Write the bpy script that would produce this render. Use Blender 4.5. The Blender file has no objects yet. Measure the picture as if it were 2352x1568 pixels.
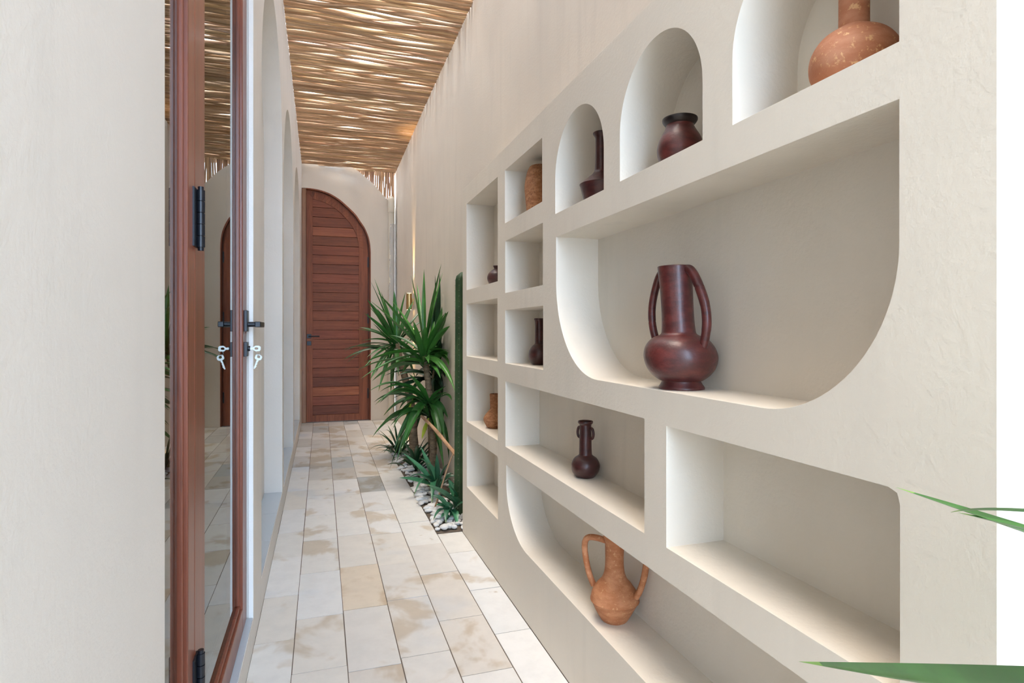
import bpy, bmesh, math, random
from mathutils import Vector, Matrix
from mathutils import noise as mnoise
random.seed(11)
C = bpy.context.scene.collection
S_ = bpy.context.scene
H = 1.05                       # eye height; modelling heights below are relative to the eye, floor at -H

# ---------------------------------------------------------------- camera, sky, exposure
YAW = math.atan(438/1350)
cam_d = bpy.data.cameras.new('camera'); cam = bpy.data.objects.new('camera', cam_d); C.objects.link(cam)
cam.location = (0, 0, H); cam.rotation_euler = (math.pi/2, 0, -YAW)
cam_d.sensor_width = 36; cam_d.lens = 1350/2352*36; cam_d.shift_y = -23/2352; cam_d.clip_start = 0.02
S_.camera = cam
W = bpy.data.worlds.new('overcast_sky'); S_.world = W; W.use_nodes = True
nt = W.node_tree; bg = nt.nodes['Background']
# bright hazy sky, brighter over the open garden behind the camera
tcw = nt.nodes.new('ShaderNodeTexCoord'); dot = nt.nodes.new('ShaderNodeVectorMath'); dot.operation = 'DOT_PRODUCT'
dot.inputs[1].default_value = (0.02, -0.985, 0.17); nt.links.new(tcw.outputs['Generated'], dot.inputs[0])
def wmap(a0, a1, b0, b1):
    m_ = nt.nodes.new('ShaderNodeMapRange'); m_.interpolation_type = 'SMOOTHSTEP'
    for i_, v_ in ((1, a0), (2, a1), (3, b0), (4, b1)): m_.inputs[i_].default_value = v_
    nt.links.new(dot.outputs['Value'], m_.inputs[0]); return m_.outputs[0]
addw = nt.nodes.new('ShaderNodeMath'); addw.operation = 'ADD'
nt.links.new(wmap(0.1, 0.75, 5.2, 1.6), addw.inputs[0]); nt.links.new(wmap(0.78, 0.97, 0.0, 9.0), addw.inputs[1])
nt.links.new(addw.outputs[0], bg.inputs[1])
cw = nt.nodes.new('ShaderNodeMix'); cw.data_type = 'RGBA'; nt.links.new(wmap(0.2, 0.85, 0.0, 1.0), cw.inputs[0])
cw.inputs[6].default_value = (0.745, 0.86, 1.0, 1); cw.inputs[7].default_value = (0.55, 0.745, 1.0, 1)
nt.links.new(cw.outputs[2], bg.inputs[0])
sun_d = bpy.data.lights.new('hazy_sun', 'SUN'); sun = bpy.data.objects.new('hazy_sun', sun_d); C.objects.link(sun)
sun_d.energy = 6.2; sun_d.angle = math.radians(25); sun_d.color = (1.0, 0.88, 0.74)
sun.location = (0, 2, 8); sun.rotation_euler = (math.radians(4), math.radians(-10), 0)
vs = S_.view_settings
vs.view_transform = 'Standard'; vs.look = 'None'; vs.gamma = 1; vs.use_curve_mapping = False
vs.exposure = 0.6

# ---------------------------------------------------------------- materials
def newmat(name):
    m = bpy.data.materials.new(name); m.use_nodes = True
    t = m.node_tree; b = t.nodes['Principled BSDF']
    return m, t, b
def nd(t, kind, **kw):
    n = t.nodes.new(kind)
    for k, v in kw.items():
        if k in n.inputs: n.inputs[k].default_value = v
        else: setattr(n, k, v)
    return n
def coords(t, scale=(1, 1, 1), kind='Object'):
    tc = t.nodes.new('ShaderNodeTexCoord'); mp = t.nodes.new('ShaderNodeMapping')
    mp.inputs['Scale'].default_value = scale
    t.links.new(tc.outputs[kind], mp.inputs['Vector']); return mp.outputs['Vector']
def mixc(t, fac, a, b, blend='MIX'):
    n = t.nodes.new('ShaderNodeMix'); n.data_type = 'RGBA'; n.blend_type = blend
    for s, v in ((0, fac), (6, a), (7, b)):
        if hasattr(v, 'is_linked') or hasattr(v, 'links'): t.links.new(v, n.inputs[s])
        elif s == 0: n.inputs[0].default_value = v
        else: n.inputs[s].default_value = (*v, 1)
    return n.outputs[2]
def ramp(t, src, p0, p1):
    r = t.nodes.new('ShaderNodeMapRange'); r.inputs[1].default_value = p0; r.inputs[2].default_value = p1
    r.interpolation_type = 'SMOOTHSTEP'
    t.links.new(src, r.inputs[0]); return r.outputs[0]
def bump(t, b, src, strength, dist=0.01):
    n = nd(t, 'ShaderNodeBump', Strength=strength, Distance=dist)
    t.links.new(src, n.inputs['Height']); t.links.new(n.outputs[0], b.inputs['Normal'])
def noise(t, vec, scale, detail=4, rough=0.55, dist=0.0):
    n = nd(t, 'ShaderNodeTexNoise', Scale=scale, Detail=detail, Roughness=rough, Distortion=dist)
    t.links.new(vec, n.inputs['Vector']); return n.outputs['Fac']

def plaster(name, col, rough=0.62):
    m, t, b = newmat(name); v = coords(t)
    n1 = noise(t, v, 1.7, 5); n2 = noise(t, coords(t, (3, 3, 0.35)), 3.5, 4)
    c = mixc(t, ramp(t, n1, 0.35, 0.7), tuple(x*0.965 for x in col), tuple(min(1, x*1.03) for x in col))
    c = mixc(t, ramp(t, n2, 0.5, 0.75), c, tuple(x*0.95 for x in col))
    t.links.new(c, b.inputs['Base Color']); b.inputs['Roughness'].default_value = rough
    n3 = noise(t, v, 95, 5, 0.6); bump(t, b, n3, 0.22, 0.004)
    return m
PL = plaster('plaster_cream', (0.76, 0.68, 0.58))
PLR = plaster('plaster_shelf', (0.79, 0.715, 0.608))
PLG = plaster('plaster_grey', (0.74, 0.70, 0.65))
PLW = plaster('plaster_white', (0.82, 0.82, 0.80))

def wood(name, a, b_, scale=(30, 30, 2.2), rough=0.32, attr=None, coat=0.0, stain=0.0):
    m, t, b = newmat(name); v = coords(t, scale)
    n1 = noise(t, v, 1.0, 6, 0.6, 0.4); n2 = noise(t, coords(t, tuple(s*4 for s in scale)), 1.4, 3)
    c = mixc(t, ramp(t, n1, 0.3, 0.72), a, b_)
    c = mixc(t, ramp(t, n2, 0.52, 0.8), c, tuple(x*0.62 for x in a))
    if attr:
        at = t.nodes.new('ShaderNodeAttribute'); at.attribute_name = attr
        c = mixc(t, 1.0, c, at.outputs['Color'], 'MULTIPLY')
    t.links.new(c, b.inputs['Base Color']); b.inputs['Roughness'].default_value = rough
    b.inputs['Coat Weight'].default_value = coat; b.inputs['Coat Roughness'].default_value = 0.15
    bump(t, b, n1, 0.15, 0.003); return m
WD = wood('door_wood', (0.19, 0.050, 0.020), (0.33, 0.098, 0.040), (28, 28, 1.6), 0.55)
WDH = wood('plank_wood', (0.20, 0.052, 0.023), (0.31, 0.095, 0.042), (2.2, 20, 45), 0.55, attr='tint')
WDG = wood('glazed_door_wood', (0.17, 0.042, 0.019), (0.24, 0.062, 0.029), (22, 22, 1.2), 0.36, coat=0.12)
WDF = wood('frame_wood', (0.25, 0.12, 0.06), (0.37, 0.19, 0.10), (40, 40, 2.0), 0.4)
STK = wood('stick_wood', (0.52, 0.31, 0.165), (0.86, 0.62, 0.41), (1.6, 40, 40), 0.6, attr='tint')
STV = wood('upright_stick_wood', (0.44, 0.27, 0.17), (0.70, 0.48, 0.33), (40, 40, 1.6), 0.6, attr='tint')
BRK = wood('bark', (0.12, 0.085, 0.05), (0.30, 0.21, 0.13), (18, 18, 60), 0.85)
STB = wood('broken_stick_wood', (0.30, 0.17, 0.09), (0.52, 0.31, 0.18), (20, 20, 20), 0.75)

def tile_mat():
    m, t, b = newmat('limestone_tile'); v = coords(t)
    at = t.nodes.new('ShaderNodeAttribute'); at.attribute_name = 'tint'
    n0 = noise(t, v, 14, 8, 0.65)
    c = mixc(t, ramp(t, n0, 0.35, 0.7), at.outputs['Color'], (0.93, 0.93, 0.93), 'MULTIPLY')
    at2 = t.nodes.new('ShaderNodeAttribute'); at2.attribute_name = 'stain'
    sm = t.nodes.new('ShaderNodeMath'); sm.operation = 'ADD'
    n1 = noise(t, coords(t, (1.3, 1, 1)), 4.2, 4, 0.5, 0.35); t.links.new(n1, sm.inputs[0]); t.links.new(at2.outputs['Fac'], sm.inputs[1])
    c = mixc(t, ramp(t, sm.outputs[0], 0.55, 0.66), c, (0.80, 0.72, 0.62), 'MULTIPLY')
    n2 = noise(t, coords(t, (1, 1.2, 1)), 9, 3, 0.5, 0.2)
    c = mixc(t, ramp(t, n2, 0.72, 0.80), c, (0.50, 0.42, 0.33))
    n3 = noise(t, v, 2.1, 3)
    c = mixc(t, ramp(t, n3, 0.55, 0.72), c, (0.88, 0.93, 1.0), 'MULTIPLY')
    t.links.new(c, b.inputs['Base Color']); b.inputs['Roughness'].default_value = 0.5
    bump(t, b, n0, 0.2, 0.004); return m
TILE = tile_mat()
GROUT, t_, b_ = newmat('grout'); b_.inputs['Base Color'].default_value = (0.17, 0.13, 0.10, 1); b_.inputs['Roughness'].default_value = 0.9
SOIL, t_, b_ = newmat('soil'); b_.inputs['Roughness'].default_value = 1
n_ = noise(t_, coords(t_), 30, 5); t_.links.new(mixc(t_, n_, (0.05, 0.035, 0.025), (0.20, 0.15, 0.11)), b_.inputs['Base Color'])
def simple(name, col, rough=0.5, metal=0.0, coat=0.0):
    m, t, b = newmat(name); b.inputs['Base Color'].default_value = (*col, 1)
    b.inputs['Roughness'].default_value = rough; b.inputs['Metallic'].default_value = metal; b.inputs['Coat Weight'].default_value = coat
    return m
BLK = simple('black_metal', (0.012, 0.014, 0.02), 0.33, 0.3)
BRS = simple('brass', (0.62, 0.44, 0.20), 0.28, 1.0)
NIC = simple('nickel', (0.30, 0.30, 0.285), 0.35, 1.0)
PVC = simple('beige_pvc', (0.68, 0.63, 0.53), 0.45)
SILL = simple('grey_tile_sill', (0.50, 0.56, 0.62), 0.18)
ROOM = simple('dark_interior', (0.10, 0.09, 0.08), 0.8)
def glass_mat():
    m, t, b = newmat('door_glass'); t.nodes.remove(b)
    fr = nd(t, 'ShaderNodeFresnel', IOR=1.75); gl = nd(t, 'ShaderNodeBsdfGlossy', Roughness=0.0)
    gl.inputs['Color'].default_value = (0.93, 0.96, 0.95, 1)
    tr = nd(t, 'ShaderNodeBsdfTransparent'); tr.inputs['Color'].default_value = (0.78, 0.84, 0.82, 1)
    mx = nd(t, 'ShaderNodeMixShader'); t.links.new(fr.outputs[0], mx.inputs[0]); t.links.new(tr.outputs[0], mx.inputs[1]); t.links.new(gl.outputs[0], mx.inputs[2])
    t.links.new(mx.outputs[0], t.nodes['Material Output'].inputs[0]); return m
GLS = glass_mat()
def film_mat():
    m, t, b = newmat('clear_plastic_film'); b.inputs['Base Color'].default_value = (0.85, 0.88, 0.95, 1)
    b.inputs['Roughness'].default_value = 0.12; b.inputs['Alpha'].default_value = 0.3
    n = noise(t, coords(t, (40, 40, 8)), 1.2, 4, 0.6, 0.6); bump(t, b, n, 1.0, 0.02); return m
FILM = film_mat()
def clay(name, a, b2, rough, coat=0.0, bmp=0.35, speck=None, scale=22):
    m, t, b = newmat(name); v = coords(t)
    n1 = noise(t, coords(t, (1, 1, 2.2)), scale, 6, 0.6); n2 = noise(t, v, scale*5, 5, 0.7)
    c = mixc(t, ramp(t, n1, 0.38, 0.68), a, b2)
    if speck: c = mixc(t, ramp(t, n2, speck[0], speck[0]+0.1), c, speck[1])
    t.links.new(c, b.inputs['Base Color']); b.inputs['Roughness'].default_value = rough
    b.inputs['Coat Weight'].default_value = coat; b.inputs['Coat Roughness'].default_value = 0.25
    bump(t, b, n2, bmp, 0.004); return m
CLM = clay('maroon_clay', (0.065, 0.012, 0.011), (0.13, 0.024, 0.020), 0.42, 0.35, 0.25)
CLD = clay('dark_maroon_clay', (0.045, 0.011, 0.011), (0.075, 0.018, 0.016), 0.4, 0.3, 0.2)
CLK = clay('blackened_clay', (0.010, 0.006, 0.006), (0.022, 0.012, 0.011), 0.4, 0.2, 0.2)
CLT = clay('terracotta_clay', (0.42, 0.15, 0.055), (0.56, 0.24, 0.11), 0.75, 0, 0.5, (0.57, (0.62, 0.33, 0.16)))
CLP = clay('pink_terracotta_clay', (0.45, 0.17, 0.08), (0.55, 0.25, 0.14), 0.7, 0, 0.4, (0.56, (0.72, 0.42, 0.21)), 16)
CLR = clay('rough_terracotta_clay', (0.40, 0.16, 0.065), (0.58, 0.28, 0.13), 0.85, 0, 1.0, (0.54, (0.20, 0.08, 0.04)), 40)
def leafmat(name, a, b2, rough=0.35):
    m, t, b = newmat(name)
    at = t.nodes.new('ShaderNodeAttribute'); at.attribute_name = 'tint'
    n = noise(t, coords(t), 9, 4)
    c = mixc(t, ramp(t, n, 0.35, 0.7), a, b2); c = mixc(t, 1.0, c, at.outputs['Color'], 'MULTIPLY')
    t.links.new(c, b.inputs['Base Color']); b.inputs['Roughness'].default_value = rough
    b.inputs['Subsurface Weight'].default_value = 0.0
    return m
LF = leafmat('leaf_green', (0.030, 0.115, 0.020), (0.055, 0.19, 0.035))
LFD = leafmat('leaf_dark', (0.012, 0.055, 0.018), (0.025, 0.095, 0.03))
LFB = leafmat('leaf_bluegreen', (0.025, 0.12, 0.06), (0.05, 0.19, 0.09))
CAC = leafmat('cactus_green', (0.016, 0.05, 0.016), (0.035, 0.09, 0.03), 0.5)
STONE = clay('white_stone', (0.66, 0.65, 0.63), (0.80, 0.80, 0.80), 0.6, 0, 0.2, None, 25)

# ---------------------------------------------------------------- builders
def tagp(o, label=None, cat=None, group=None, kind=None):
    if label: o['label'] = label
    if cat: o['category'] = cat
    if group: o['group'] = group
    if kind: o['kind'] = kind
    return o
def thing(name, label, cat, loc, rotz=0, group=None):
    o = bpy.data.objects.new(name, None); C.objects.link(o); o.empty_display_size = 0.05
    o.location = (loc[0], loc[1], loc[2]+H); o.rotation_euler = (0, 0, rotz)
    return tagp(o, label, cat, group)
class MB:
    def __init__(s):
        s.bm = bmesh.new(); s.tint = s.bm.loops.layers.float_color.new('tint'); s.stain = s.bm.loops.layers.float_color.new('stain')
    def paint(s, faces, col, st=0.0):
        for f in faces:
            for l in f.loops: l[s.tint] = (*col, 1); l[s.stain] = (st, st, st, 1)
    def box(s, x0, x1, y0, y1, z0, z1, col=(1, 1, 1), st=0.0):
        v = [s.bm.verts.new((x, y, z)) for x in (x0, x1) for y in (y0, y1) for z in (z0, z1)]
        F = [s.bm.faces.new([v[i] for i in q]) for q in ((0, 1, 3, 2), (4, 6, 7, 5), (0, 4, 5, 1), (2, 3, 7, 6), (0, 2, 6, 4), (1, 5, 7, 3))]
        s.paint(F, col, st); return s
    def prism(s, pts, axis, a0, a1, col=(1, 1, 1)):
        def mk(p, a): return (a, p[0], p[1]) if axis == 'x' else (p[0], a, p[1]) if axis == 'y' else (p[0], p[1], a)
        A = [s.bm.verts.new(mk(p, a0)) for p in pts]; B = [s.bm.verts.new(mk(p, a1)) for p in pts]
        n = len(pts); F = [s.bm.faces.new(A[::-1]), s.bm.faces.new(B)]
        for i in range(n): F.append(s.bm.faces.new((A[i], A[(i+1) % n], B[(i+1) % n], B[i])))
        s.paint(F, col); return s
    def strip(s, P, Q, y0, y1):            # closed band between two polylines in xz, with depth in y
        for i in range(len(P)-1):
            s.prism([P[i], P[i+1], Q[i+1], Q[i]], 'y', y0, y1)
        return s
    def lathe(s, prof, n=48, lean=0.0, leanang=0.0, wob=0.0, c=(0, 0, 0), col=(1, 1, 1)):
        rings = []
        for r, z in prof:
            if r < 1e-5: rings.append([s.bm.verts.new((c[0]+lean*z*math.cos(leanang), c[1]+lean*z*math.sin(leanang), c[2]+z))]); continue
            R = []
            for k in range(n):
                a = 2*math.pi*k/n; rr = r*(1+wob*mnoise.noise(Vector((math.cos(a)*1.3, math.sin(a)*1.3, z*22))))
                R.append(s.bm.verts.new((c[0]+rr*math.cos(a)+lean*z*math.cos(leanang), c[1]+rr*math.sin(a)+lean*z*math.sin(leanang), c[2]+z)))
            rings.append(R)
        for A, B in zip(rings, rings[1:]):
            F = []
            for k in range(n):
                k2 = (k+1) % n
                if len(A) == 1 and len(B) > 1: F.append(s.bm.faces.new((A[0], B[k2], B[k])))
                elif len(B) == 1 and len(A) > 1: F.append(s.bm.faces.new((A[k], A[k2], B[0])))
                elif len(A) > 1: F.append(s.bm.faces.new((A[k], A[k2], B[k2], B[k])))
            s.paint(F, col)
        return s
    def tube(s, pts, rad, n=8, col=(1, 1, 1), caps=True, squash=1.0):
        pts = [Vector(p) for p in pts]; m = len(pts)
        if not isinstance(rad, (list, tuple)): rad = [rad]*m
        rings = []; ref = Vector((0.12, 0.31, 0.94)).normalized()
        for i, p in enumerate(pts):
            d = (pts[min(i+1, m-1)]-pts[max(i-1, 0)]).normalized()
            if abs(d.dot(ref)) > 0.97: ref = Vector((0.9, 0.4, 0.1)).normalized()
            a = d.cross(ref).normalized(); b = d.cross(a).normalized()
            rings.append([s.bm.verts.new(p+(a*math.cos(2*math.pi*k/n)+b*math.sin(2*math.pi*k/n)*squash)*rad[i]) for k in range(n)])
        F = []
        for A, B in zip(rings, rings[1:]):
            for k in range(n): F.append(s.bm.faces.new((A[k], A[(k+1) % n], B[(k+1) % n], B[k])))
        if caps: F += [s.bm.faces.new(rings[0][::-1]), s.bm.faces.new(rings[-1])]
        s.paint(F, col); return s
    def blade(s, p0, p1, p2, w, col=(1, 1, 1), n=12, fold=0.25, up=Vector((0, 0, 1)), roll=0.0, tipcol=None, wide=0.4):
        p0, p1, p2 = Vector(p0), Vector(p1), Vector(p2); prev = None
        for i in range(n+1):
            t = i/n; p = p0*(1-t)**2+p1*2*t*(1-t)+p2*t*t
            d = ((p1-p0)*(1-t)+(p2-p1)*t).normalized()
            a = d.cross(up)
            if a.length < 0.08: a = d.cross(Vector((0.3, -1, 0)))
            a.normalize(); a = Matrix.Rotation(roll, 3, d) @ a; nrm = a.cross(d).normalized()
            ww = w*0.5*(0.35+0.65*min(1, t/wide)**0.8 if t < wide else (1-((t-wide)/(1-wide))**1.7)) + 0.0004
            row = [s.bm.verts.new(p-a*ww+nrm*ww*fold*2), s.bm.verts.new(p-a*ww*0.5+nrm*ww*fold*0.8), s.bm.verts.new(p),
                   s.bm.verts.new(p+a*ww*0.5+nrm*ww*fold*0.8), s.bm.verts.new(p+a*ww+nrm*ww*fold*2)]
            if prev:
                F = [s.bm.faces.new((prev[k], prev[k+1], row[k+1], row[k])) for k in range(4)]
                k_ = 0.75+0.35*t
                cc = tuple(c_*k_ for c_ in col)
                if tipcol and t > 0.93: cc = tipcol
                s.paint(F, cc)
            prev = row
        return s
    def build(s, name, mat, parent=None, smooth=True, bevel=0, angle=35, loc=None, recalc=True):
        if recalc: bmesh.ops.recalc_face_normals(s.bm, faces=s.bm.faces[:])
        me = bpy.data.meshes.new(name); s.bm.to_mesh(me); s.bm.free(); me.materials.append(mat)
        if smooth:
            me.polygons.foreach_set('use_smooth', [True]*len(me.polygons)); me.set_sharp_from_angle(angle=math.radians(angle))
        o = bpy.data.objects.new(name, me); C.objects.link(o)
        if parent: o.parent = parent
        else: o.location = (0, 0, H) if loc is None else (loc[0], loc[1], loc[2]+H)
        if bevel:
            md = o.modifiers.new('bevel', 'BEVEL'); md.width = bevel; md.segments = 2; md.limit_method = 'ANGLE'; md.angle_limit = math.radians(40)
        return o
def struct(o): o['kind'] = 'structure'; return o
def spline(P, n=8):
    P = [Vector(p) for p in P]; out = []
    for i in range(len(P)-1):
        a, b, c, d = P[max(i-1, 0)], P[i], P[i+1], P[min(i+2, len(P)-1)]
        for k in range(n):
            t = k/n; out.append(0.5*((2*b)+(c-a)*t+(2*a-5*b+4*c-d)*t*t+(3*b-3*c+d-a)*t**3))
    out.append(P[-1]); return out
def arc(cy, cz, ry, rz, a0, a1, n=20):
    return [(cy+ry*math.cos(math.radians(a0+(a1-a0)*k/n)), cz+rz*math.sin(math.radians(a0+(a1-a0)*k/n))) for k in range(n+1)]
def cut(base, cutters):
    for c in cutters:
        md = base.modifiers.new('cut', 'BOOLEAN'); md.operation = 'DIFFERENCE'; md.solver = 'EXACT'; md.object = c
    dg = bpy.context.evaluated_depsgraph_get()
    me = bpy.data.meshes.new_from_object(base.evaluated_get(dg)); base.modifiers.clear(); base.data = me
    for c in cutters: bpy.data.objects.remove(c)
    me.polygons.foreach_set('use_smooth', [True]*len(me.polygons)); me.set_sharp_from_angle(angle=math.radians(30))
    return base
def cutter(poly, x0, x1):
    return MB().prism(poly, 'x', x0, x1).build('cutter', PL, smooth=False)

# ---------------------------------------------------------------- setting
FZ = -H
# floor of limestone tiles in lengthwise rows
f = MB()
cols = [(-0.215, -0.087), (-0.087, 0.078), (0.078, 0.243), (0.243, 0.405), (0.405, 0.572), (0.572, 0.705)]
starts = [2.20, 2.04, 1.88, 2.09, 1.75, 1.66]
palette = [(0.80, 0.78, 0.74), (0.77, 0.745, 0.70), (0.82, 0.80, 0.77), (0.76, 0.715, 0.65), (0.78, 0.77, 0.75)]
for ci, (a, b) in enumerate(cols):
    y = starts[ci]-0.42*9
    while y < 7.12:
        L = 0.42 if random.random() < 0.8 else 0.36
        y2 = min(y+L, 7.15)
        if ci == 5 and 3.0 <= y < 5.56:
            y = 5.56; continue
        if ci == 5 and y < 3.0: y2 = min(y2, 3.02)
        col = random.choice(palette); st = random.uniform(-0.10, 0.085)
        if ci in (2, 3, 4) and y < 2.6: col = random.choice([(0.74, 0.68, 0.60), (0.72, 0.68, 0.63), (0.78, 0.75, 0.71), (0.70, 0.645, 0.58)])
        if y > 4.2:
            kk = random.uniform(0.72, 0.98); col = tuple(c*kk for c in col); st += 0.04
        if random.random() < 0.08 and y > 3.2: col = (0.48, 0.50, 0.50)
        if ci == 2 and 2.2 < y < 2.4: col = (0.74, 0.63, 0.50)
        g = random.uniform(0.0010, 0.0022); dz = random.uniform(0, 0.0016); bx = (0.705 if y < 3.1 else 0.853) if ci == 5 else b
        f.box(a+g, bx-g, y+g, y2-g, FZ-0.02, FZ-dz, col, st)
        y = y2
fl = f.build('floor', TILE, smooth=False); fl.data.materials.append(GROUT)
f = MB().box(-0.9, 1.2, -2.2, 7.4, FZ-0.06, FZ-0.003); me2 = bpy.data.meshes.new('g')
bmf = bmesh.new(); bmf.from_mesh(fl.data)
o_ = f.build('tmp', GROUT, smooth=False); k0 = len(bmf.faces); bmf.from_mesh(o_.data); bmf.faces.ensure_lookup_table()
for i in range(k0, len(bmf.faces)): bmf.faces[i].material_index = 1
bmf.to_mesh(fl.data); bpy.data.objects.remove(o_); struct(fl)
struct(MB().box(-6, 6, -9, -2.2, FZ-0.06, FZ).build('floor_terrace', simple('pale_paving', (0.6, 0.58, 0.52), 0.7), smooth=False))

# right-hand main wall, far wall, left wall with its recesses
struct(MB().box(0.854, 1.02, -1.6, 7.5, FZ-0.06, 2.05).build('wall_right', PL, smooth=False))
Dout = [(-0.215, 1.643), (-0.127, 1.643), (-0.023, 1.632), (0.087, 1.601), (0.16, 1.563), (0.226, 1.519), (0.338, 1.42), (0.395, 1.36), (0.442, 1.289), (0.48, 1.235), (0.509, 1.175), (0.53, 1.12), (0.543, 1.069), (0.552, 1.01), (0.557, 0.93)]
Dout = [(p.x, p.y) for p in spline([(a, b, 0) for a, b in Dout], 3)]
arcw = [(0.80, 1.53), (0.773, 1.555), (0.756, 1.567), (0.684, 1.641), (0.607, 1.728), (0.55, 1.778), (0.491, 1.824), (0.445, 1.862), (0.402, 1.895), (0.33, 1.93), (0.2, 1.965)]
poly = [(-0.36, 1.643)]+Dout+[(0.557, FZ-0.03), (0.835, FZ-0.03), (0.835, 1.50)]+arcw+[(-0.36, 1.98)]
struct(MB().prism(poly, 'y', 7.13, 7.30).build('wall_far', PL, smooth=False))

wl = MB().box(-0.42, -0.215, 2.13, 7.35, FZ-0.06, 2.0).build('wall_left', PLG, smooth=False)
wl.location = (0, 0, H)
def arch(y0, y1, apex, zb):
    r = (y1-y0)/2; return [(y0, zb), (y1, zb)]+arc((y0+y1)/2, apex-r, r, r, 0, 180, 40)
cs = [cutter(arch(2.405, 3.66, 1.57, -0.935), -0.313, -0.1), cutter(arch(3.78, 5.05, 1.52, -0.935), -0.313, -0.1), cutter(arch(5.19, 6.57, 1.52, -0.935), -0.313, -0.1)]
struct(cut(wl, cs))
for y0, y1 in ((2.405, 3.66), (3.78, 5.05), (5.19, 6.57)):
    s = MB()
    n = 3
    for k in range(n):
        s.box(-0.312, -0.217, y0+0.002+(y1-y0-0.004)*k/n+0.001, y0+0.002+(y1-y0-0.004)*(k+1)/n-0.001, -0.936, -0.931)
    struct(s.build('trim_1' if y0 < 3 else 'trim_2' if y0 < 5 else 'trim_3', SILL, smooth=False))
# wall ends round the glazed doorway: foreground pier, lintel and low plinth with tiled sill
struct(MB().box(-0.42, -0.215, -1.6, 0.966, FZ-0.06, 2.0).build('wall_left_foreground', PLG, smooth=False, bevel=0.004))
struct(MB().box(-0.42, -0.215, 0.966, 2.13, 1.45, 2.0).build('wall_left_lintel', PLG, smooth=False))
struct(MB().box(-0.42, -0.215, 0.966, 2.13, FZ-0.06, -0.956).build('wall_left_plinth', PLG, smooth=False))
struct(MB().box(-0.229, -0.2155, 2.122, 2.13, -0.95, 1.45).build('trim_4', PLW, smooth=False))
s = MB(); s.box(-0.30, -0.2165, 0.967, 1.55, -0.956, -0.950); s.box(-0.30, -0.2165, 1.552, 2.121, -0.956, -0.950)
struct(s.build('trim_5', SILL, smooth=False))
# dark room behind the glass
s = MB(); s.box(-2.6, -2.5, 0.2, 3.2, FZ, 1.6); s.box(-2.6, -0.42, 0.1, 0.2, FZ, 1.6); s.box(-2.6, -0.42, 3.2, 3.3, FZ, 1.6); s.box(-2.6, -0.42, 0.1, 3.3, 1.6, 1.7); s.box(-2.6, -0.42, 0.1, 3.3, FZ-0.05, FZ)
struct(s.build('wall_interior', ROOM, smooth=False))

# stick ceiling
f = MB(); y = -1.1; k = 0  # unseen ends added to shade the near walls and the far stick screen
def stick_tint():
    k = random.uniform(0.62, 1.12); return (k, k*random.uniform(0.93, 1.0), k*random.uniform(0.84, 1.0))
def stick(f, y, z, r, amp, x0=-0.213, x1=0.852):
    ph = [random.uniform(-1, 1) for _ in range(6)]; tilt = random.uniform(-0.009, 0.004); P = []; R = []; n = 22
    for i in range(n+1):
        t = i/n; env = math.sin(math.pi*min(1, max(0, t)))**0.6
        dy = amp*env*(0.45*ph[0]*math.sin(3.0*t+ph[1]*3)+0.85*ph[2]*math.sin(8*t+ph[3]*3)+0.45*ph[4]*math.sin(16*t+ph[5]*3))
        dz = amp*0.5*env*(ph[3]*math.sin(5*t+ph[0]*3))
        P.append((x0+(x1-x0)*t, y+dy+tilt*(t-0.5), z+dz))
        R.append(r*(1+0.30*mnoise.noise(Vector((t*9, y*31, z)))))
    f.tube(P, R, 8, stick_tint())
while y < 7.40:
    r = random.uniform(0.0085, 0.0135)
    stick(f, y, 1.955+random.uniform(-0.004, 0.004)-0.04*max(0, (y-5)/2.1)*0.8, r, random.uniform(0.010, 0.028))
    y += r*2.0+random.uniform(0.002, 0.010)
y = -1.1
while y < 7.13:                        # a looser second layer lying on the first
    r = random.uniform(0.008, 0.012)
    stick(f, y, 1.985-0.04*max(0, (y-5)/2.1)*0.8, r, random.uniform(0.006, 0.015)); y += random.uniform(0.11, 0.28)
struct(f.build('ceiling', STK, angle=60))

# upright stick screen closing the curved gap over the far wall
scr = thing('stick_screen', 'screen of upright brown sticks in the curved gap above the far wall', 'screen', (0.6, 7.19, 1.5))
def np_arc(x):
    P = sorted(arcw)
    for a, b in zip(P, P[1:]):
        if a[0] <= x <= b[0]: return a[1]+(b[1]-a[1])*(x-a[0])/(b[0]-a[0])
    return P[-1][1]
f = MB(); x = 0.33
while x < 0.848:
    r = random.uniform(0.0075, 0.0125); bot = 1.2; P = []
    ph = random.uniform(0, 6)
    bot2 = 1.50 if x > 0.80 else min(1.93, np_arc(x)+0.004)
    for i in range(9):
        z = bot2+(1.95-bot2)*i/8; P.append((x-0.6+0.005*math.sin(ph+z*7), 0.004*math.cos(ph+z*5), z-1.5))
    f.tube(P, r, 8, stick_tint()); x += r*1.75+random.uniform(0.0, 0.004)
f.build('stick_panel', STV, scr, angle=60)

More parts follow.
